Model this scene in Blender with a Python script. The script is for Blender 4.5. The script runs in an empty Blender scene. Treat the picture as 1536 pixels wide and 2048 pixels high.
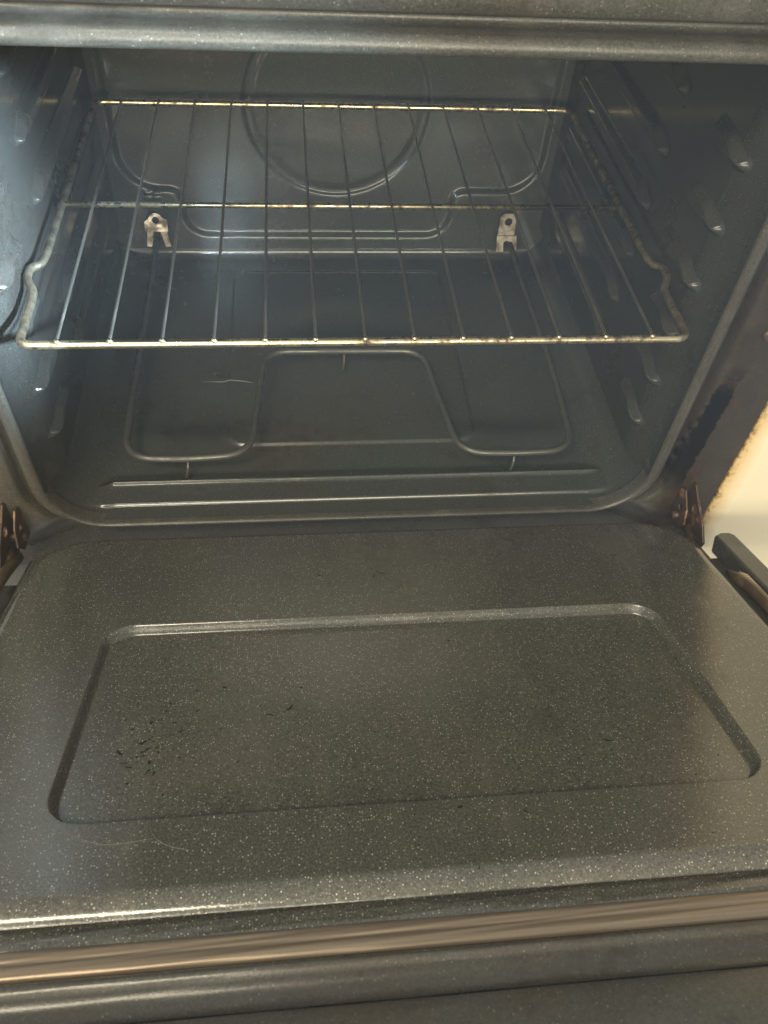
import bpy, bmesh, math, random
from mathutils import Vector, Matrix
R = math.radians
random.seed(7)
scn = bpy.context.scene
col = scn.collection

# ------------------------------------------------------------------ camera
cam_d = bpy.data.cameras.new('Camera'); cam = bpy.data.objects.new('Camera', cam_d); col.objects.link(cam)
def cam_basis(yaw, pitch, roll):
    cy, sy, cp, sp = math.cos(yaw), math.sin(yaw), math.cos(pitch), math.sin(pitch)
    F = Vector((sy*cp, cy*cp, -sp)); Rt = Vector((cy, -sy, 0)); U = Rt.cross(F)
    c, s = math.cos(roll), math.sin(roll)
    return c*Rt + s*U, -s*Rt + c*U, F
r_, u_, f_ = cam_basis(.1557, .8742, .0884)
M = Matrix((r_, u_, -f_)).transposed().to_4x4(); M.translation = Vector((-.057, -.6331, .4726))
cam.matrix_world = M
cam_d.sensor_fit = 'HORIZONTAL'; cam_d.sensor_width = 36; cam_d.lens = 36*1611.2/1536
cam_d.clip_start = .01; cam_d.clip_end = 50
cam_d.dof.use_dof = True; cam_d.dof.focus_distance = .80; cam_d.dof.aperture_fstop = 20
scn.camera = cam

# ------------------------------------------------------------------ world and lamps
w = bpy.data.worlds.new('World'); scn.world = w; w.use_nodes = True
bg = w.node_tree.nodes['Background']; bg.inputs[0].default_value = (.97, 1.0, .95, 1); bg.inputs[1].default_value = .38
def area(name, loc, target, sx, sy, power, color):
    l = bpy.data.lights.new(name, 'AREA'); l.shape = 'RECTANGLE'; l.size = sx; l.size_y = sy; l.energy = power; l.color = color
    o = bpy.data.objects.new(name, l); col.objects.link(o); o.location = loc
    o.rotation_euler = (Vector(target) - Vector(loc)).to_track_quat('-Z', 'Y').to_euler()
    return o
area('ceiling_lamp', (-.80, -1.25, 1.75), (0, -.1, -.1), 1.0, .13, 27, (1.0, .88, .64))
area('front_window', (-.30, -2.3, .74), (0, .2, -.1), 2.7, .24, 72, (1.0, .91, .68))
area('added_cool_fill', (.95, -.95, .60), (-.34, -.02, .10), .20, .20, 2.6, (.56, .79, 1.0)).data.spread = R(8.5)  # unseen cool lamp added to tint the left wall like lens veil
area('added_left_fill', (-.62, -1.05, .80), (-.30, .30, -.02), .20, .20, .9, (.64, .84, 1.0)).data.spread = R(10)  # unseen lamp added to mimic a pale reflection on the back wall
scn.view_settings.view_transform = 'Standard'; scn.view_settings.look = 'None'
scn.view_settings.gamma = 1; scn.view_settings.use_curve_mapping = False
scn.view_settings.exposure = 0.30

# ------------------------------------------------------------------ materials
def new_mat(name):
    m = bpy.data.materials.new(name); m.use_nodes = True
    nt = m.node_tree; return m, nt, nt.nodes['Principled BSDF']
def N(nt, kind, **kw):
    n = nt.nodes.new(kind)
    for k, v in kw.items():
        if k in n.inputs: n.inputs[k].default_value = v
        else: setattr(n, k, v)
    return n
def coords(nt): return nt.nodes.new('ShaderNodeTexCoord').outputs['Object']
def mixc(nt, fac, a, b):
    n = nt.nodes.new('ShaderNodeMix'); n.data_type = 'RGBA'
    if hasattr(fac, 'links'): nt.links.new(fac, n.inputs[0])
    else: n.inputs[0].default_value = fac
    for s, i in ((a, 6), (b, 7)):
        if hasattr(s, 'links'): nt.links.new(s, n.inputs[i])
        else: n.inputs[i].default_value = (*s, 1)
    return n.outputs[2]
def maprange(nt, src, a, b, c=0., d=1.):
    n = nt.nodes.new('ShaderNodeMapRange'); nt.links.new(src, n.inputs[0])
    for i, v in enumerate((a, b, c, d)): n.inputs[i+1].default_value = v
    return n.outputs[0]
def math2(nt, op, a, b):
    n = nt.nodes.new('ShaderNodeMath'); n.operation = op
    for s, i in ((a, 0), (b, 1)):
        if hasattr(s, 'links'): nt.links.new(s, n.inputs[i])
        else: n.inputs[i].default_value = s
    return n.outputs[0]
def noise(nt, vec, scale, detail=4, rough=.55):
    n = N(nt, 'ShaderNodeTexNoise', Scale=scale, Detail=detail, Roughness=rough); nt.links.new(vec, n.inputs['Vector']); return n.outputs['Fac']
def speckle(nt, vec, scale, r0, r1, keep):
    v = N(nt, 'ShaderNodeTexVoronoi', Scale=scale, Randomness=1.0); nt.links.new(vec, v.inputs['Vector'])
    near = maprange(nt, v.outputs['Distance'], r0, r1, 1, 0)
    sep = nt.nodes.new('ShaderNodeSeparateColor'); nt.links.new(v.outputs['Color'], sep.inputs[0])
    k = maprange(nt, sep.outputs[0], keep, 1.0, 0.0, 1.0)
    return math2(nt, 'MULTIPLY', near, k)
def enamel(name, base, fleck, s1=430, amount=1.0, rough=.16, soil=(.05, .035, .022), soil_amt=.35, bump=.05, grain=(.72, 1.34), keep=(.60, .35), film=False):
    m, nt, b = new_mat(name); c = coords(nt)
    sp = speckle(nt, c, s1, .12, .28, keep[0]); sp2 = speckle(nt, c, s1*2.1, .10, .40, keep[1])
    sp = math2(nt, 'MULTIPLY', sp, amount); sp2 = math2(nt, 'MULTIPLY', sp2, amount*.45)
    n1 = noise(nt, c, 6, 5); n2 = noise(nt, c, 45, 4); n3 = noise(nt, c, 620, 3, .7)
    blotch = maprange(nt, n1, .35, .7)
    colr = mixc(nt, math2(nt, 'MULTIPLY', blotch, soil_amt), base, soil)
    gr = maprange(nt, n3, .30, .72, grain[0], grain[1])
    hs = N(nt, 'ShaderNodeHueSaturation'); nt.links.new(colr, hs.inputs['Color']); nt.links.new(gr, hs.inputs['Value']); colr = hs.outputs[0]
    colr = mixc(nt, sp2, colr, tuple(f*.55 for f in fleck))
    colr = mixc(nt, sp, colr, fleck)
    nt.links.new(colr, b.inputs['Base Color'])
    rg = math2(nt, 'ADD', maprange(nt, n1, .3, .7, rough, rough+.10), maprange(nt, n2, .25, .8, 0, .03))
    if film:                                   # greasy wipe marks: long soft streaks that dull the gloss
        mp = N(nt, 'ShaderNodeMapping'); mp.inputs['Rotation'].default_value = (0, 0, R(12)); mp.inputs['Scale'].default_value = (34, 5, 5); nt.links.new(c, mp.inputs[0])
        st = noise(nt, mp.outputs[0], 1.0, 5, .6); st2 = noise(nt, c, 11, 4, .6)
        fm = math2(nt, 'MULTIPLY', maprange(nt, st, .46, .68), maprange(nt, st2, .40, .62))
        rg = math2(nt, 'ADD', rg, math2(nt, 'MULTIPLY', fm, .22))
        nt.links.new(mixc(nt, math2(nt, 'MULTIPLY', fm, .16), colr, (.20, .18, .14)), b.inputs['Base Color'])
    nt.links.new(rg, b.inputs['Roughness'])
    bp = N(nt, 'ShaderNodeBump', Strength=bump, Distance=.001)
    nt.links.new(n3, bp.inputs['Height']); nt.links.new(bp.outputs[0], b.inputs['Normal'])
    return m
M_cav = enamel('dark_speckled_enamel', (.037, .042, .039), (.34, .35, .33), 520, .45, .10)
M_side = enamel('scorched_side_enamel', (.027, .028, .025), (.26, .24, .22), 520, .35, .09, (.032, .023, .016), .6, .03)
M_door = enamel('grey_speckled_door_enamel', (.070, .069, .058), (.74, .72, .62), 560, 1.0, .065, (.074, .065, .052), .6, .10, grain=(.45, 1.7), keep=(.44, .25), film=True)
M_door.node_tree.nodes['Principled BSDF'].inputs['Specular IOR Level'].default_value = .8
M_frame = enamel('worn_frame_enamel', (.062, .062, .056), (.34, .32, .28), 420, .45, .20, (.060, .044, .030), .7, .12)
def baked(m, amt):
    # baked-on drips and heat stains
    nt = m.node_tree; b = nt.nodes['Principled BSDF']; c = coords(nt); old = b.inputs['Base Color'].links[0].from_socket; old_r = b.inputs['Roughness'].links[0].from_socket
    n = noise(nt, c, 9, 7, .68); g = noise(nt, c, 70, 5, .7)
    f = math2(nt, 'MULTIPLY', maprange(nt, n, .52, .68), maprange(nt, g, .40, .62))
    d = speckle(nt, c, 60, .05, .16, .80)
    f = math2(nt, 'MINIMUM', math2(nt, 'ADD', math2(nt, 'MULTIPLY', f, amt), math2(nt, 'MULTIPLY', d, amt)), 1.0)
    nt.links.new(mixc(nt, f, old, (.020, .014, .010)), b.inputs['Base Color'])
    nt.links.new(math2(nt, 'ADD', old_r, math2(nt, 'MULTIPLY', f, .35)), b.inputs['Roughness'])
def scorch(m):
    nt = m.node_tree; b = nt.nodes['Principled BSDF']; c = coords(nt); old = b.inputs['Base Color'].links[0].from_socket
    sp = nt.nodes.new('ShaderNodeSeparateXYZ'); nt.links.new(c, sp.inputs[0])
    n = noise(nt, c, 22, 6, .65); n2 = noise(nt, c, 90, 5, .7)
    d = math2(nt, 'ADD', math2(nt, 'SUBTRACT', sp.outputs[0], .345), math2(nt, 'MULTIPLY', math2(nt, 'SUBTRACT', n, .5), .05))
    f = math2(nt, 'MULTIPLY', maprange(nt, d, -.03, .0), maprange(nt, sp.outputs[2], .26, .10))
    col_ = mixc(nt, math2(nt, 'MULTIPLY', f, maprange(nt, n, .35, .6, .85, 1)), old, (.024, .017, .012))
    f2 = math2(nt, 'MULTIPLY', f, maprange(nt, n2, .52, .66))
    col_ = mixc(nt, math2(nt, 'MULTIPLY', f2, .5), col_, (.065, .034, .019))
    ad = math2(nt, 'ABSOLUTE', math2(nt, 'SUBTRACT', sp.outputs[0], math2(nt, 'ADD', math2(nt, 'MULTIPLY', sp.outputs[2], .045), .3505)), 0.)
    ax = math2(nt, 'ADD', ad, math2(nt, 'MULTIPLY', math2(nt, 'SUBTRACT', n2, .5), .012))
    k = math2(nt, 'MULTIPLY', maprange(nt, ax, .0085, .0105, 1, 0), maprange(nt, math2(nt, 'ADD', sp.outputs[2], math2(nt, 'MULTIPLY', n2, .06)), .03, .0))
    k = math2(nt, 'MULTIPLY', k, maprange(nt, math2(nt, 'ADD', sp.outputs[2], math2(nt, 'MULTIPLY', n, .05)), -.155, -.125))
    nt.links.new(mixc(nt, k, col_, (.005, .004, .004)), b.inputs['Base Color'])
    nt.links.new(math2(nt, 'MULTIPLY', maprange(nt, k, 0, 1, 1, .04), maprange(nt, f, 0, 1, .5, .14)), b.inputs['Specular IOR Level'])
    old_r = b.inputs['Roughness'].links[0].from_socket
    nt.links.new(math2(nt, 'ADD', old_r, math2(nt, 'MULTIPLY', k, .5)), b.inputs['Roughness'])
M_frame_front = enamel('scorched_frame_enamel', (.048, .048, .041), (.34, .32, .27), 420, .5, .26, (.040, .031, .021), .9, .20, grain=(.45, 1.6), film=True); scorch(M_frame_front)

def metal(name, base, rough, stain=None, scale=30, lo=.45, hi=.6, metallic=1.0, zones=None, edge=None):
    m, nt, b = new_mat(name); c = coords(nt)
    b.inputs['Metallic'].default_value = metallic
    n = noise(nt, c, scale, 6, .65)
    if stain:
        f = maprange(nt, n, lo, hi)
        if zones:
            z = maprange(nt, noise(nt, c, zones, 2), .42, .56); f = math2(nt, 'MULTIPLY', f, z)
        if edge:
            sx = nt.nodes.new('ShaderNodeSeparateXYZ'); nt.links.new(c, sx.inputs[0])
            ax = math2(nt, 'ABSOLUTE', sx.outputs[0], 0.)
            f = math2(nt, 'MAXIMUM', f, math2(nt, 'MULTIPLY', maprange(nt, ax, edge, edge+.004), maprange(nt, n, .25, .6, .55, .95)))
        nt.links.new(mixc(nt, f, base, stain), b.inputs['Base Color'])
        nt.links.new(maprange(nt, f, 0, 1, rough, min(1, rough+.35)), b.inputs['Roughness'])
        nt.links.new(maprange(nt, f, 0, 1, metallic, metallic*(.85 if edge else .3)), b.inputs['Metallic'])
    else:
        b.inputs['Base Color'].default_value = (*base, 1); b.inputs['Roughness'].default_value = rough
    bp = N(nt, 'ShaderNodeBump', Strength=.06, Distance=.0004); nt.links.new(n, bp.inputs['Height']); nt.links.new(bp.outputs[0], b.inputs['Normal'])
    return m
M_rack = metal('tarnished_rack_steel', (.78, .66, .42), .24, (.085, .062, .046), 85, .42, .62, 1.0, 7, .277)
M_wire = metal('dull_rack_wire', (.15, .138, .115), .36, (.085, .065, .05), 60, .45, .7, .75, 9)
M_elem = metal('heater_sheath', (.095, .095, .085), .28, (.05, .046, .042), 60, .4, .7, .6)
M_plate = metal('dull_bracket_steel', (.42, .38, .31), .38, (.16, .11, .07), 70, .46, .62, .7)
M_rust = metal('rusty_hinge_steel', (.060, .034, .022), .42, (.36, .20, .10), 55, .54, .72, .35)
def streaked(name, c0, c1, c2, rough, metallic):
    m, nt, b = new_mat(name); c = coords(nt)
    mp = N(nt, 'ShaderNodeMapping'); mp.inputs['Scale'].default_value = (.9, 480, 480); nt.links.new(c, mp.inputs[0])
    mp2 = N(nt, 'ShaderNodeMapping'); mp2.inputs['Scale'].default_value = (.7, 190, 190); nt.links.new(c, mp2.inputs[0])
    a = noise(nt, mp.outputs[0], 1.0, 4, .6); d = noise(nt, mp2.outputs[0], 1.0, 3, .5); g = noise(nt, c, 420, 3, .6)
    cc = mixc(nt, maprange(nt, a, .38, .62), c0, c1); cc = mixc(nt, math2(nt, 'MULTIPLY', maprange(nt, d, .48, .70), .40), cc, c2)
    cc = mixc(nt, math2(nt, 'MULTIPLY', maprange(nt, g, .60, .72), .25), cc, c2)
    nt.links.new(cc, b.inputs['Base Color']); b.inputs['Metallic'].default_value = metallic
    nt.links.new(maprange(nt, a, .3, .7, rough, rough+.2), b.inputs['Roughness'])
    bp = N(nt, 'ShaderNodeBump', Strength=.25, Distance=.0005); nt.links.new(a, bp.inputs['Height']); nt.links.new(bp.outputs[0], b.inputs['Normal'])
    return m
M_gasket = streaked('brown_metal_door_strip', (.31, .250, .185), (.26, .200, .145), (.13, .098, .07), .28, .6)
M_tube = metal('brown_hinge_cover', (.10, .065, .035), .30, (.20, .12, .06), 60, .5, .7, .3)
def plain(name, base, rough, stain=None, scale=40, lo=.5, hi=.65, spec=.5):
    m, nt, b = new_mat(name); c = coords(nt); n = noise(nt, c, scale, 6, .6)
    if stain: nt.links.new(mixc(nt, maprange(nt, n, lo, hi), base, stain), b.inputs['Base Color'])
    else: b.inputs['Base Color'].default_value = (*base, 1)
    nt.links.new(maprange(nt, n, .3, .7, rough-.05, rough+.1), b.inputs['Roughness'])
    b.inputs['Specular IOR Level'].default_value = spec
    return m
M_soot = plain('burnt_on_soot', (.004, .004, .003), .95, spec=.05)
M_casing = plain('black_casing_steel', (.02, .02, .02), .6)
M_crumb = plain('charred_crumb', (.008, .007, .006), .8, spec=.2)
M_hair = plain('pale_fibre', (.17, .165, .14), .6)
def cream_mat():
    m, nt, b = new_mat('yellowed_cream_paint'); c = coords(nt)
    sep = nt.nodes.new('ShaderNodeSeparateXYZ'); nt.links.new(c, sep.inputs[0])
    # yellowing and scorch creep in from the oven side edge (object x = 0)
    n = noise(nt, c, 55, 6, .65); n2 = noise(nt, c, 180, 5, .7)
    e = math2(nt, 'ADD', sep.outputs[0], math2(nt, 'MULTIPLY', math2(nt, 'SUBTRACT', n, .5), .016))
    yel = maprange(nt, e, .001, .020, .8, 0)
    base = mixc(nt, yel, (.62, .545, .40), (.52, .33, .11))
    sc = math2(nt, 'MULTIPLY', maprange(nt, e, -.001, .007, 1, 0), maprange(nt, n2, .46, .60))
    base = mixc(nt, sc, base, (.09, .045, .02))
    spots = math2(nt, 'MULTIPLY', maprange(nt, n2, .66, .70), maprange(nt, n, .5, .6))
    base = mixc(nt, spots, base, (.20, .11, .05))
    nt.links.new(base, b.inputs['Base Color']); b.inputs['Roughness'].default_value = .42
    return m
M_cream = cream_mat()
def label_mat():
    m, nt, b = new_mat('printed_pink_paper'); c = coords(nt)
    wv = N(nt, 'ShaderNodeTexWave', Scale=95, Distortion=2.5); wv.wave_type = 'RINGS'; nt.links.new(c, wv.inputs['Vector'])
    nt.links.new(mixc(nt, maprange(nt, wv.outputs['Fac'], .78, .9), (.58, .43, .31), (.25, .11, .07)), b.inputs['Base Color'])
    b.inputs['Roughness'].default_value = .6
    return m
M_label = label_mat()

baked(M_cav, .75); baked(M_side, .8); baked(M_door, .45); baked(M_frame_front, .9); baked(M_frame, .85); M_door.node_tree.nodes['Principled BSDF'].inputs['Specular IOR Level'].default_value = .95
# ------------------------------------------------------------------ helpers
def link(name, me, mat, parent=None, smooth=True):
    o = bpy.data.objects.new(name, me); col.objects.link(o)
    if mat: me.materials.append(mat)
    if parent: o.parent = parent
    if smooth: me.polygons.foreach_set('use_smooth', [True]*len(me.polygons))
    return o
def empty(name, loc=(0, 0, 0)):
    o = bpy.data.objects.new(name, None); col.objects.link(o); o.location = loc; o.empty_display_size = .05; return o
def smooth01(t):
    t = min(1, max(0, t)); return t*t*(3-2*t)
def sd_rr(x, y, cx, cy, hx, hy, r):
    qx = abs(x-cx)-hx+r; qy = abs(y-cy)-hy+r
    return math.hypot(max(qx, 0), max(qy, 0)) + min(max(qx, qy), 0) - r
def frange(a, b, n): return [a+(b-a)*i/n for i in range(n+1)]
def sheet(name, us, vs, fn, mat, parent, flip=False):
    nu, nv = len(us), len(vs)
    verts = [fn(u, v) for v in vs for u in us]
    faces = []
    for j in range(nv-1):
        for i in range(nu-1):
            a = j*nu+i; q = (a, a+1, a+nu+1, a+nu)
            faces.append(q[::-1] if flip else q)
    me = bpy.data.meshes.new(name); me.from_pydata(verts, [], faces); me.update()
    return link(name, me, mat, parent)
def tube_mesh(name, paths, n=10):
    """paths: list of (points, radius, closed)"""
    V, Fc = [], []
    for pts, rad, closed in paths:
        pts = [Vector(p) for p in pts]; m = len(pts); base = len(V)
        t0 = (pts[1]-pts[0]).normalized(); up = Vector((0, 0, 1)) if abs(t0.z) < .9 else Vector((1, 0, 0))
        nrm = (up - t0*up.dot(t0)).normalized()
        for i, p in enumerate(pts):
            if closed: t = (pts[(i+1) % m]-pts[i-1]).normalized()
            else: t = (pts[min(i+1, m-1)]-pts[max(i-1, 0)]).normalized()
            nrm = (nrm - t*nrm.dot(t)).normalized(); bn = t.cross(nrm)
            rr = rad[i] if isinstance(rad, (list, tuple)) else rad
            for k in range(n):
                a = 2*math.pi*k/n; V.append(p + (nrm*math.cos(a)+bn*math.sin(a))*rr)
        for i in range(m if closed else m-1):
            j = (i+1) % m
            for k in range(n):
                Fc.append((base+i*n+k, base+i*n+(k+1) % n, base+j*n+(k+1) % n, base+j*n+k))
        if not closed:
            Fc.append(tuple(base+k for k in range(n))[::-1]); Fc.append(tuple(base+(m-1)*n+k for k in range(n)))
    me = bpy.data.meshes.new(name); me.from_pydata([tuple(v) for v in V], [], Fc); me.update(); return me
def fillet(pts, rad, seg=8):
    pts = [Vector(p) for p in pts]; out = [pts[0]]
    for i in range(1, len(pts)-1):
        p = pts[i]; a = pts[i-1]-p; b = pts[i+1]-p; r = rad[i] if isinstance(rad, (list, tuple)) else rad
        la, lb = a.length, b.length; d = min(r, la*.49, lb*.49)
        A = p+a/la*d; B = p+b/lb*d
        for k in range(seg+1):
            t = k/seg; out.append(A*(1-t)**2 + p*2*t*(1-t) + B*t*t)
    out.append(pts[-1]); return out
def prism(name, outline, thick, mat, parent, mtx, bevel=.0006, hole=None):
    """flat plate in local xy with thickness along local z, optional round hole (cx, cy, r)"""
    bm = bmesh.new()
    vs = [bm.verts.new((x, y, 0)) for x, y in outline]
    eds = [bm.edges.new((vs[i], vs[(i+1) % len(vs)])) for i in range(len(vs))]
    if hole:
        hx, hy, hr = hole; hv = [bm.verts.new((hx+hr*math.cos(2*math.pi*k/18), hy+hr*math.sin(2*math.pi*k/18), 0)) for k in range(18)]
        eds += [bm.edges.new((hv[i], hv[(i+1) % 18])) for i in range(18)]
    bmesh.ops.triangle_fill(bm, use_beauty=True, use_dissolve=False, edges=eds)
    g = bmesh.ops.extrude_face_region(bm, geom=bm.faces[:])
    for v in [q for q in g['geom'] if isinstance(q, bmesh.types.BMVert)]: v.co.z += thick
    bmesh.ops.recalc_face_normals(bm, faces=bm.faces[:])
    if bevel:
        es = [e for e in bm.edges if e.calc_face_angle(0) > .8]
        bmesh.ops.bevel(bm, geom=es, offset=bevel, segments=2, affect='EDGES', profile=.5)
    bm.transform(mtx)
    me = bpy.data.meshes.new(name); bm.to_mesh(me); bm.free()
    return link(name, me, mat, parent, False)
def box(name, lo, hi, mat, parent, bevel=.001):
    bm = bmesh.new(); bmesh.ops.create_cube(bm, size=1)
    for v in bm.verts: v.co = Vector([lo[i]+(hi[i]-lo[i])*(v.co[i]+.5) for i in range(3)])
    if bevel: bmesh.ops.bevel(bm, geom=bm.edges[:], offset=bevel, segments=2, affect='EDGES', profile=.5)
    me = bpy.data.meshes.new(name); bm.to_mesh(me); bm.free(); return link(name, me, mat, parent, False)
def merge(objs, name):
    """join already built simple meshes of one part"""
    bm = bmesh.new(); par = objs[0].parent; mat = objs[0].data.materials[0]
    for o in objs: bm.from_mesh(o.data); d = o.data; bpy.data.objects.remove(o); bpy.data.meshes.remove(d)
    me = bpy.data.meshes.new(name); bm.to_mesh(me); bm.free()
    return link(name, me, mat, par, False)

# ------------------------------------------------------------------ oven cavity
WX, ZF, ZT, YF, YB = .312, -.200, .295, -.076, .415
oven = empty('oven', (0, 0, -.70)); 
oven['label'] = 'open dark grey enamel oven with its door lowered and heating element on the floor'; oven['category'] = 'oven'
# parts are authored in world coordinates and then adopted by their thing
def adopt(o, parent=oven):
    o.parent = parent; o.matrix_parent_inverse = Matrix.Translation(-Vector(parent.location)); return o

CR = .050
def cove(d):     # d = distance from wall, rises to CR at the wall
    if d >= CR: return 0
    q = CR-max(d, 0); return CR-math.sqrt(max(CR*CR-q*q, 0))
def edge_grid(a, b, n, r, m=10):
    inner = frange(a+r, b-r, n)
    lo = [a + r*(1-math.cos(math.pi/2*i/m)) for i in range(m)]
    hi = [b - r*(1-math.cos(math.pi/2*i/m)) for i in range(m)][::-1]
    return lo + inner + hi
def floor_fn(x, y):
    h = max(cove(WX-abs(x)), cove((YB-y)*CR/.012)*.012/CR)
    # sunken rectangle in the middle
    h += .0030*smooth01(-sd_rr(x, y, .003, .200, .146, .172, .022)/.0045+.5)
    # raised bar near the front with flared ends
    flare = max(0, abs(x-.006)-.262)/.03
    d = sd_rr(x, y, .006, -.043-.003*flare, .279, .0150+.003*flare, .008)
    h += .0032*smooth01(-d/.0035+.5)
    e = smooth01((.272-abs(x-.006))/.008+.5)
    t = (y+.0275)
    h += .0048*e*math.exp(-(t/(.0036 if t > 0 else .0030))**2)
    return (x, y, ZF+h)
adopt(sheet('cavity_floor', edge_grid(-WX, WX, 230, CR), frange(YF, -.01, 150)+frange(-.008, .06, 90)+frange(.063, YB-CR, 110)+[YB-CR+(CR-.012)*i/8 for i in range(1, 8)]+[YB-.012*(1-math.sin(math.pi/2*i/10)) for i in range(0, 11)], floor_fn, M_cav, None))

def back_fn(x, z):
    y = YB
    def step(d, wdt): return smooth01(-d/wdt+.5)
    a = sd_rr(x, z, 0, .10, .284, .20, .05)          # wide upper panel
    b = sd_rr(x, z, -.022, -.02, .187, .148, .034)   # narrower lower panel
    k = .02; hh = max(k-abs(a-b), 0)/k
    d = min(a, b)-hh*hh*k*.25
    y += .0075*step(d, .0085)
    c = math.hypot(x-.002, z-.010)-.119
    y += .0036*step(c, .006) 
    c2 = math.hypot(x-.002, z-.010)-.108
    y -= .0012*step(c2, .008)
    for sx in (-.253, -.241):                         # small pressed louvres over the left terminal
        for sz in (-.104, -.1115):
            y -= .0025*step(sd_rr(x, z, sx, sz, .0045, .0016, .0014), .0022)
    return (x, y, z)
adopt(sheet('back_wall', frange(-WX-.0, WX, 330), frange(ZF+.0115, ZT, 250), back_fn, M_cav, None))
GZ = [-.158+.056*k+.0555 for k in range(6)]          # rack guide heights
def side_fn(s):
    def fn(y, z):
        h = 0
        for gz in GZ:
            if abs(z-gz) > .03: continue
            for y0, y1 in ((-.043, .018), (.096, .372)):
                cy, hy = (y0+y1)/2, (y1-y0)/2
                hz = .0034+.0052*smooth01((y-y0)/.030)
                d = sd_rr(y, z-.0040*smooth01(1-(y-y0)/.030), cy, gz-.004*smooth01(1-(y-y0)/.030)*2, hy, hz, min(hz, .0078))
                h = max(h, .0080*smooth01(-d/.0085+.45))
        taper = .013*smooth01((y-YF)/.05)
        return (s*(WX-taper-h), y, z)
    return fn
for s in (-1, 1):
    o = adopt(sheet('side_wall', frange(YF-.004, YB, 360), frange(ZF+CR-.001, ZT, 400), side_fn(s), M_side, None, flip=(s < 0)))
adopt(box('cavity_ceiling', (-WX, YF, ZT), (WX, YB, ZT+.004), M_cav, None, 0))

# front frame: a profile swept round the opening, then a flat plate out to the body
def rr_loop(hx, z0, z1, r, seg=14, straight=30):
    pts = []
    cs = [((hx-r), z1-r, 0), (-(hx-r), z1-r, 90), (-(hx-r), z0+r, 180), ((hx-r), z0+r, 270)]
    for i, (cx, cz, a0) in enumerate(cs):
        for k in range(seg+1):
            a = R(a0+90*k/seg); pts.append((cx+r*math.cos(a), cz+r*math.sin(a), math.cos(a), math.sin(a)))
        nx = cs[(i+1) % 4]; a = R(a0+90)
        p0 = Vector((cx+r*math.cos(a), cz+r*math.sin(a))); p1 = Vector((nx[0]+r*math.cos(a), nx[1]+r*math.sin(a)))
        for k in range(1, straight): q = p0.lerp(p1, k/straight); pts.append((q.x, q.y, math.cos(a), math.sin(a)))
    return pts
loop = rr_loop(.3125, ZF-.0005, .263, .055)
prof = [(-.0004, -.067), (-.0002, -.073), (.0003, -.0795), (.0014, -.0822), (.0040, -.0836), (.0075, -.0830), (.0105, -.0818), (.0125, -.0803), (.0134, -.0770), (.0140, -.0690), (.0156, -.0640), (.0218, -.0640), (.0234, -.0690), (.0242, -.0790), (.0270, -.0822), (.0340, -.0832)]
OUT = (-.405, .3975, -.262, .365)
V, Fc = [], []
n = len(loop)
for o_, y in prof:
    for x, z, nx, nz in loop:
        k = 1.0 if nz > -.2 else max(.72, 1.0+(nz+.2)*.35)
        fall = .030*smooth01((o_-.005)/.012)*smooth01((-nz-.55)/.4)
        V.append((x+nx*o_*k, y+fall, z+nz*o_*k))
for x, z, nx, nz in loop:                              # outer rectangle
    ex = x; ez = z
    if abs(nx) > 1e-3: ex = OUT[1] if nx > 0 else OUT[0]
    if abs(nz) > 1e-3: ez = OUT[3] if nz > 0 else OUT[2]
    V.append((ex, -.0835, ez))
for x, z, nx, nz in loop:
    ex = x; ez = z
    if abs(nx) > 1e-3: ex = OUT[1]+.0015 if nx > 0 else OUT[0]-.0015
    if abs(nz) > 1e-3: ez = OUT[3]+.0015 if nz > 0 else OUT[2]-.0015
    V.append((ex, -.0815, ez))
for x, z, nx, nz in loop:
    ex = x; ez = z
    if abs(nx) > 1e-3: ex = OUT[1]+.0015 if nx > 0 else OUT[0]-.0015
    if abs(nz) > 1e-3: ez = OUT[3]+.0015 if nz > 0 else OUT[2]-.0015
    V.append((ex, -.05, ez))
L = len(prof)+3
for j in range(L-1):
    for i in range(n):
        k = (i+1) % n; Fc.append((j*n+i, (j+1)*n+i, (j+1)*n+k, j*n+k))
me = bpy.data.meshes.new('front_frame'); me.from_pydata(V, [], Fc); me.update()
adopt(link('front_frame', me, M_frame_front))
# outer casing behind the frame (five plates)
cs = [box('c', (-.404, -.055, -.262), (-.400, .455, .364), M_casing, None, 0), box('c', (.393, -.055, -.262), (.397, .455, .364), M_casing, None, 0),
      box('c', (-.400, -.055, .360), (.393, .455, .364), M_casing, None, 0), box('c', (-.400, -.055, -.262), (.393, .455, -.258), M_casing, None, 0),
      box('c', (-.400, .451, -.258), (.393, .455, .360), M_casing, None, 0)]
adopt(merge(cs, 'outer_casing'))

adopt(box('lower_panel', (-.403, -.079, -.70), (.396, -.055, -.2655), M_frame, None, .002))
# screw on the right of the frame
def lathe(name, prof_, mat, mtx, n=24):
    V, F_ = [], []
    for r, z in prof_:
        for k in range(n): a = 2*math.pi*k/n; V.append((r*math.cos(a), r*math.sin(a), z))
    for j in range(len(prof_)-1):
        for k in range(n): F_.append((j*n+k, j*n+(k+1) % n, (j+1)*n+(k+1) % n, (j+1)*n+k))
    F_.append(tuple((len(prof_)-1)*n+k for k in range(n)))
    me = bpy.data.meshes.new(name); me.from_pydata(V, [], F_); me.transform(mtx); me.update(); return link(name, me, mat)
mf = Matrix(((1, 0, 0, .3625), (0, 0, -1, -.0836), (0, 1, 0, .040), (0, 0, 0, 1)))
adopt(lathe('screw', [(.006, 0), (.006, .0015), (.0045, .0032), (.002, .0038), (.0015, .003)], M_rust, mf))

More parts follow.
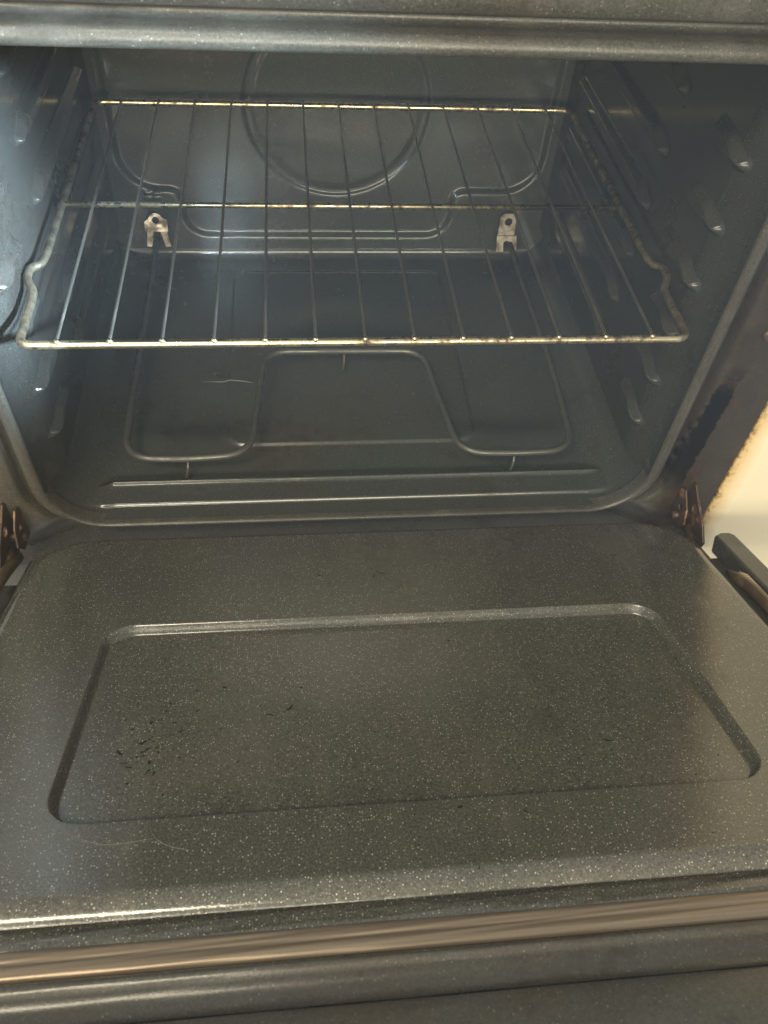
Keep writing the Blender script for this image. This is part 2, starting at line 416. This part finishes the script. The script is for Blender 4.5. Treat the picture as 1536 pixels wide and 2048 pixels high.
a = [(-.176, .140, ZF+.0003), (-.150, .139, ZF+.0004), (-.143, .139, ZF+.0034), (-.128, .137, ZF+.0034), (-.112, .133, ZF+.0034)]
adopt(link('scratch', tube_mesh('scratch', [(fillet(a, .004, 3), [.0001]+[.0005]*(len(fillet(a, .004, 3))-2)+[.0001], False)], 6), M_hair))
# heating element: one bent tube, its feet and the two terminal plates
ZE = -.172
el = [(.254, .425, ZE+.006), (.256, .30, ZE), (.257, .10, ZE), (.250, -.018, ZE), (.180, -.020, ZE), (.120, -.017, ZE), (.104, .10, ZE), (.098, .161, ZE), (-.098, .163, ZE), (-.103, .10, ZE), (-.112, -.012, ZE), (-.180, -.017, ZE), (-.247, -.014, ZE), (-.249, .10, ZE), (-.249, .30, ZE), (-.249, .425, ZE+.006)]
rad = [0, .05, .05, .07, .02, .06, .05, .05, .05, .05, .06, .02, .07, .05, .05, 0]
elem = adopt(link('heating_element', tube_mesh('heating_element', [(fillet(el, rad, 10), .0039, False)], 12), M_elem))
for px, py, dx in ((-.180, -.017, -.004), (.182, -.020, -.003), (.0, .162, -.001)):
    a = [(px, py, ZE-.003), (px+dx*.2, py-.004, ZE-.012), (px+dx, py-.006, ZF+.001)]
    o = link('foot', tube_mesh('foot', [(a, .0016, False)], 8), M_elem); o.parent = elem
def arc(cx, cy, r, a0, a1, n): return [(cx+r*math.cos(R(a0+(a1-a0)*k/n)), cy+r*math.sin(R(a0+(a1-a0)*k/n))) for k in range(n+1)]
# left terminal plate: domed top with a hole, two splayed legs below
def wallm(x, y, z, tilt): return Matrix.Translation((x, y, z)) @ Matrix.Rotation(R(90-tilt), 4, 'X')
outl = [(-.0155, -.012), (.0155, -.012), (.0155, .004), (.0105, .0055)] + arc(0, .003, .0095, 25, 155, 10) + [(-.0105, .0045), (-.0155, .001)]
pl = adopt(prism('terminal_plate', outl, .0016, M_plate, None, wallm(-.246, .400, -.139, 22), .0004, (0, .003, .0046)))
for sx in (-1, 1):
    lg = [(sx*.004, -.0115), (sx*.013, -.0115), (sx*.0165, -.034), (sx*.0095, -.035)]
    if sx < 0: lg = lg[::-1]
    o = prism('plate_leg', lg, .0014, M_plate, None, wallm(-.246, .4015, -.139, 10), .0003); o.parent = pl; o.matrix_parent_inverse = Matrix.Identity(4)
outr = [(-.0125, -.006), (.0125, -.006), (.0115, .022), (.006, .026), (-.006, .026), (-.0115, .022)]
pr = adopt(prism('terminal_plate', outr, .0016, M_plate, None, wallm(.248, .403, -.152, 8), .0004, (.001, .014, .0055)))
ol = [(-.0155, -.022), (-.005, -.022), (-.005, -.012)] + [(x, y) for x, y in arc(0, -.012, .005, 180, 0, 8)] + [(.005, -.022), (.0145, -.020), (.0145, .0), (-.0145, .0)]
o = prism('plate_flap', ol, .0016, M_plate, None, wallm(.249, .4005, -.158, 34), .0004); o.parent = pr; o.matrix_parent_inverse = Matrix.Identity(4)

# ------------------------------------------------------------------ door (local frame: x across, -y away from the hinge, z out of the liner)
TILT = R(23)
door_m = Matrix.Translation((0, -.10, -.2)) @ Matrix.Rotation(-TILT, 4, 'X')
def dpart(o, parent): o.parent = parent; return o
DX = .0155; DH = .334
door = box('door', (-.395, -.58, -.062), (.425, -.035, -.030), M_frame, None, .004)
door.parent = oven; door.matrix_parent_inverse = Matrix.Translation(-oven.location) ; door.matrix_basis = door_m
door['label'] = 'lowered oven door with speckled grey enamel liner'
V0 = .004; V1 = .4310
def liner_fn(x, v):
    # outline of the plateau: rounded far corners, rolled edges all round
    d = sd_rr(x, v, DX, (V0+V1)/2, DH, (V1-V0)/2, .052) if v < .22 else max(abs(x-DX)-DH, v-V1)
    h = 0
    if d > -.006: 
        k = .016 if v < V1-.03 else .010
        t = min(1, (d+.006)/.016); h = -k*(1-math.sqrt(max(0, 1-t*t))) if t < .92 else -k*(1-math.sqrt(1-.92**2))-(t-.92)*.03
    # stamped recess
    q = sd_rr(x, v, .0155, .2675, .2425, .1065, .024)
    h -= .0088*smooth01(-q/.0052+.35)
    return (x, -v, h)
def liner_full(x, v):
    X, Y, h = liner_fn(x, v)
    return (X, Y, h)
us = frange(DX-DH-.012, DX-DH+.012, 24)[:-1]+frange(DX-DH+.012, -.245, 40)[:-1]+frange(-.245, -.195, 110)[:-1]+frange(-.195, .225, 150)[:-1]+frange(.225, .275, 110)[:-1]+frange(.275, DX+DH-.012, 40)+frange(DX+DH-.012, DX+DH+.012, 24)[1:]
vs = frange(V0-.010, V0+.012, 24)[:-1]+frange(V0+.012, .150, 60)[:-1]+frange(.150, .175, 60)[:-1]+frange(.175, .360, 90)[:-1]+frange(.360, .385, 60)[:-1]+frange(.385, V1-.010, 20)+frange(V1-.010, V1+.0095, 24)[1:]
liner = dpart(sheet('door_liner', us, vs, liner_full, M_door, None, flip=True), door)
# side flanges below the liner edges
def extr_v(name, prof_, v0, v1, mat, x_dir=True, parent=door, nseg=40, wob=0.0):
    """profile of (x, z) run along v"""
    vv = frange(v0, v1, nseg)
    V, F_ = [], []
    for v in vv:
        for x, z in prof_: V.append((x, -v, z+random.uniform(-wob, wob)))
    m = len(prof_)
    for j in range(nseg):
        for i in range(m-1): F_.append((j*m+i, j*m+i+1, (j+1)*m+i+1, (j+1)*m+i))
    me = bpy.data.meshes.new(name); me.from_pydata(V, [], F_); me.update()
    bm = bmesh.new(); bm.from_mesh(me); bmesh.ops.recalc_face_normals(bm, faces=bm.faces[:]); bm.to_mesh(me); bm.free()
    return dpart(link(name, me, mat), parent)
def extr_x(name, prof_, mat, x0=-.40, x1=.43, nseg=160, wob=0.0, sub=3):
    """profile of (v, z), smoothed, run along x"""
    p = []
    for i in range(len(prof_)-1):
        for k in range(sub):
            t = k/sub; p.append((prof_[i][0]*(1-t)+prof_[i+1][0]*t, prof_[i][1]*(1-t)+prof_[i+1][1]*t))
    p.append(prof_[-1])
    for _ in range(2): p = [p[0]]+[((p[i-1][0]+2*p[i][0]+p[i+1][0])/4, (p[i-1][1]+2*p[i][1]+p[i+1][1])/4) for i in range(1, len(p)-1)]+[p[-1]]
    return sheet(name, frange(x0, x1, nseg), list(range(len(p))), lambda x, i: (x, -p[i][0], p[i][1]+wob*math.sin(x*31+i)+wob*.7*math.sin(x*83+1.7*i)), mat, door, flip=True)
XL, XR = DX-DH, DX+DH
extr_v('side_flange', [(XL+.004, -.014), (XL-.012, -.0155), (XL-.018, -.018), (XL-.020, -.030)], .012, .56, M_frame)
extr_v('side_flange', [(XR-.004, -.014), (XR+.012, -.0155), (XR+.018, -.018), (XR+.020, -.030)], .012, .56, M_frame)
# outer side rails of the door
mrail = lambda x0, x1: [(x0, 0.022), (x0+.010, .016), (x1-.004, .016), (x1, .022), (x1, .58), (x0, .58)]
for x0, x1, lab in ((.3905, .4145, 'right'), (-.395, -.364, 'left')):
    prism('side_rail', [(x, -v) for x, v in mrail(x0, x1)][::-1], .022, M_frame, door, Matrix.Translation((0, 0, -.032)), .003)
# brown hinge cover tubes and printed slip on the right
a = fillet([(.3715, -.092, -.014), (.3725, -.13, -.006), (.373, -.24, -.004), (.373, -.56, -.004)], .03, 6)
dpart(link('hinge_cover', tube_mesh('hinge_cover', [(a, [.003]+[.0062]*(len(a)-1), False)], 14), M_tube), door)
a = fillet([(-.3455, -.016, -.010), (-.3470, -.06, -.006), (-.3480, -.30, -.004), (-.3480, -.56, -.004)], .03, 6)
dpart(link('hinge_cover', tube_mesh('hinge_cover', [(a, .0058, False)], 14), M_tube), door)
o = prism('paper_label', [(.3795, -.098), (.3855, -.104), (.3862, -.30), (.3795, -.30)][::-1], .0004, M_label, door, Matrix.Translation((0, 0, -.010)), 0); o['label'] = 'pinkish printed paper slip beside the right hinge'
# gasket, lips and rim at the near end
extr_x('liner_flange', [(.4350, -.0100), (.4395, -.0105), (.4450, -.0085), (.4525, -.0080), (.4550, -.0100)], M_door, wob=.0003)
extr_x('door_strip', [(.4535, -.0100), (.4542, -.0075), (.4570, -.0062), (.4605, -.0068), (.4618, -.0076), (.4640, -.0071), (.4685, -.0074), (.4705, -.0100), (.4712, -.0140)], M_gasket, wob=.00015)
extr_x('door_lip', [(.4700, -.0130), (.4722, -.0080), (.4760, -.0070), (.4788, -.0098), (.4830, -.0155), (.4910, -.0170), (.4945, -.0150)], M_frame, wob=.0001)
extr_x('door_rim', [(.4950, -.0240), (.4955, -.0150), (.4975, -.0105), (.5020, -.0090), (.5300, -.0090), (.5600, -.0090), (.5800, -.0160), (.582, -.05)], M_frame, wob=.00015)
# charred flecks stuck to the liner, and two fibres
def on_recess(x, v): return liner_fn(x, v)[2]
bm = bmesh.new()
def fleck(x, v, ln, ang, wd):
    m = 5; prev = None; px, pv = x, v
    for k in range(m+1):
        t = k/m; w_ = wd*math.sin(math.pi*(.12+.76*t))*random.uniform(.6, 1.3)
        ang += random.uniform(-.6, .6); px += math.cos(ang)*ln/m; pv += math.sin(ang)*ln/m
        nx, nv = -math.sin(ang)*w_, math.cos(ang)*w_; z = on_recess(px, pv)+.0001
        cur = [bm.verts.new((px+nx, -(pv+nv), z)), bm.verts.new((px, -pv, z+.0006)), bm.verts.new((px-nx, -(pv-nv), z))]
        if prev:
            for q in range(2): bm.faces.new((prev[q], cur[q], cur[q+1], prev[q+1]))
        prev = cur
TAN = math.tan
FL = [(-.160, .318), (-.152, .322), (-.166, .327), (-.144, .333), (-.150, .337), (-.158, .306), (-.149, .300), (-.154, .285), (-.148, .272), (-.139, .262), (-.120, .250), (-.108, .246), (-.062, .285), (-.056, .279), (-.040, .25), (.020, .31), (.090, .20), (.150, .30), (.045, .10), (.028, .098), (-.02, .102), (-.013, .110), (.19, .33), (-.09, .33), (.06, .39), (.10, .40), (-.175, .310), (-.170, .323)]
for x, v in FL: fleck(x-.021+random.uniform(-.003, .003), v-.008, random.choice((.002, .004, .007, .010))*random.uniform(.7, 1.2), random.uniform(0, 6.28), random.uniform(.0004, .0013))
for _ in range(26): fleck(random.gauss(-.17, .012), random.gauss(.305, .016), random.uniform(.001, .004), random.uniform(0, 6.28), random.uniform(.0004, .0011))
for _ in range(60): fleck(random.uniform(-.2, .25), random.uniform(.05, .43), random.uniform(.0008, .002), random.uniform(0, 6.28), random.uniform(.0002, .0005))
bmesh.ops.recalc_face_normals(bm, faces=bm.faces[:])
me = bpy.data.meshes.new('charred_flecks'); bm.to_mesh(me); bm.free()
o = dpart(link('charred_flecks', me, M_crumb), door); o['kind'] = 'stuff'
for pts in ([(-.215, .379), (-.200, .388), (-.186, .394), (-.170, .393), (-.155, .391)], [(-.160, .380), (-.156, .390), (-.146, .398), (-.132, .402)]):
    a = fillet([(x, -v, on_recess(x, v)+.0003) for x, v in pts], .008, 5)
    dpart(link('fibre', tube_mesh('fibre', [(a, .00013, False)], 6), M_hair), door)

# rusty hinges at both lower corners
def hinge(sx, lab):
    s = 1 if sx > 0 else -1
    # stamped plates stand in the y-z plane: outline given as (-y, z)
    def yz(x): return Matrix(((0, 0, 1, x), (-1, 0, 0, 0), (0, 1, 0, 0), (0, 0, 0, 1)))
    big = [(.080, -.160), (.088, -.157), (.104, -.166), (.128, -.176), (.144, -.189), (.143, -.197), (.132, -.203), (.112, -.222), (.080, -.222)]
    h = adopt(prism('hinge', big, .0028, M_rust, None, yz(sx), .0007, (.106, -.178, .0055))); h['label'] = lab
    small = [(.084, -.166), (.094, -.160), (.110, -.172), (.118, -.190), (.108, -.206), (.084, -.208)]
    o = prism('hinge_tab', small, .0022, M_rust, None, yz(sx-s*.0125), .0006, (.099, -.181, .004)); o.parent = h
    a = [(sx-s*.018, -.099, -.194), (sx+s*.008, -.099, -.194)]
    o = link('hinge_pin', tube_mesh('hinge_pin', [(a, .0048, False)], 14), M_rust); o.parent = h
    a = fillet([(sx-s*.005, -.112, -.196), (sx-s*.005, -.135, -.199), (sx-s*.004, -.170, -.186)], .01, 5)
    o = link('hinge_arm', tube_mesh('hinge_arm', [(a, .0042, False)], 10), M_rust); o.parent = h
    return h
hinge(.3655, 'rusty hinge at the right end of the door')
hinge(-.3560, 'rusty hinge at the left end of the door')

# ------------------------------------------------------------------ oven rack
ZR = .0374
rack = empty('oven_rack', (0, .14, ZR)); rack['label'] = 'tarnished wire oven rack on the side guides above the heating element'; rack['category'] = 'oven rack'
X0, yf, ym, yr = .2865, -.0844, .1348, .3631
cxr = .0015
fp = []
def side(s):
    x = s*X0+cxr
    return [(x, yr, ZR), (x, .045, ZR), (x+s*.002, .030, ZR), (x+s*.0088, .021, ZR+.003), (x+s*.0088, .004, ZR+.003), (x+s*.001, -.010, ZR), (x, -.03, ZR), (x, yf, ZR)]
loopp = side(1)+side(-1)[::-1]
# closed loop with rounded corners
lp = [Vector(p) for p in loopp]
ext = [lp[-1]]+lp+[lp[0]]
rads = {0: .014, 7: .012, 8: .012, 15: .014}
out = []
for i in range(len(lp)):
    p = lp[i]; a = lp[i-1]-p; b = lp[(i+1) % len(lp)]-p; r = rads.get(i, .006)
    d = min(r, a.length*.48, b.length*.48); A = p+a.normalized()*d; B = p+b.normalized()*d
    for k in range(7): t = k/6; out.append(A*(1-t)**2+p*2*t*(1-t)+B*t*t)
# subdivide the long runs so that the tarnish has vertices to follow
o = adopt(link('rim_rod', tube_mesh('rim_rod', [(out, .0036, True)], 14), M_rack), rack)
adopt(link('cross_rod', tube_mesh('cross_rod', [([(-X0+cxr, ym, ZR), (0, ym, ZR), (X0+cxr, ym, ZR)], .0028, False)], 12), M_rack), rack)
S = .0422; wm = None
wz = ZR+.0044
wm = tube_mesh('wire', [([(0, yf-.0008, wz-.0006), (0, yf+.004, wz+.0002), (0, ym, wz), (0, yr-.003, wz), (0, yr+.001, wz-.0004)], .0014, False)], 8)
wm.materials.append(M_wire); wm.polygons.foreach_set('use_smooth', [True]*len(wm.polygons))
for k in range(-6, 7):
    o = bpy.data.objects.new('wire', wm); col.objects.link(o); adopt(o, rack); o.location = (k*S, 0, 0)
wd = lathe('weld_bead', [(.0001, -.002), (.0020, -.0016), (.0027, 0), (.0021, .0016), (.0006, .0022)], M_rack, Matrix.Identity(4), 12)
for k in range(-6, 7):
    o = wd if k == -6 else bpy.data.objects.new('weld_bead', wd.data)
    if k > -6: col.objects.link(o)
    adopt(o, rack); o.location = (k*S, yf-.0012, ZR+.0040)

# ------------------------------------------------------------------ cream panel beside the oven
bm = bmesh.new()
pv = [(0, .004), (.002, .0), (.012, -.002), (.018, -.0045), (.024, -.005), (.20, -.005), (.204, -.003), (.204, .02)]
zs = frange(-.70, .365, 60)
V = [(x+random.uniform(-.0004, .0004)*(x < .003), y, z+.70) for z in zs for x, y in pv]; m = len(pv); Fc = []
for j in range(60):
    for i in range(m-1): Fc.append((j*m+i, j*m+i+1, (j+1)*m+i+1, (j+1)*m+i))
me = bpy.data.meshes.new('cream_panel'); me.from_pydata(V, [], Fc); me.update()
cp = link('cream_panel', me, M_cream); cp.location = (.4005, -.083, -.70)
cp['label'] = 'cream painted panel right of the oven, yellowed and scorched along its edge'; cp['category'] = 'panel'
sol = cp.modifiers.new('thickness', 'SOLIDIFY'); sol.thickness = .0015; sol.offset = -1

# ------------------------------------------------------------------ thin haze volume added to imitate lens glare
def haze():
    bm = bmesh.new(); bmesh.ops.create_cube(bm, size=1)
    lo, hi = (-.75, -.80, -1.70), (.95, .60, .60)
    for v in bm.verts: v.co = Vector([lo[i]+(hi[i]-lo[i])*(v.co[i]+.5) for i in range(3)])
    me = bpy.data.meshes.new('haze'); bm.to_mesh(me); bm.free()
    m = bpy.data.materials.new('glare_veil_volume'); m.use_nodes = True; nt = m.node_tree
    nt.nodes.remove(nt.nodes['Principled BSDF'])
    v = nt.nodes.new('ShaderNodeVolumePrincipled'); v.inputs['Color'].default_value = (.88, .94, 1.0, 1); v.inputs['Density'].default_value = .022
    nt.links.new(v.outputs[0], nt.nodes['Material Output'].inputs['Volume'])
    o = link('haze', me, m, None, False); o['kind'] = 'stuff'; o['label'] = 'added thin bluish grey haze standing in for lens glare'; o['category'] = 'haze'
haze()
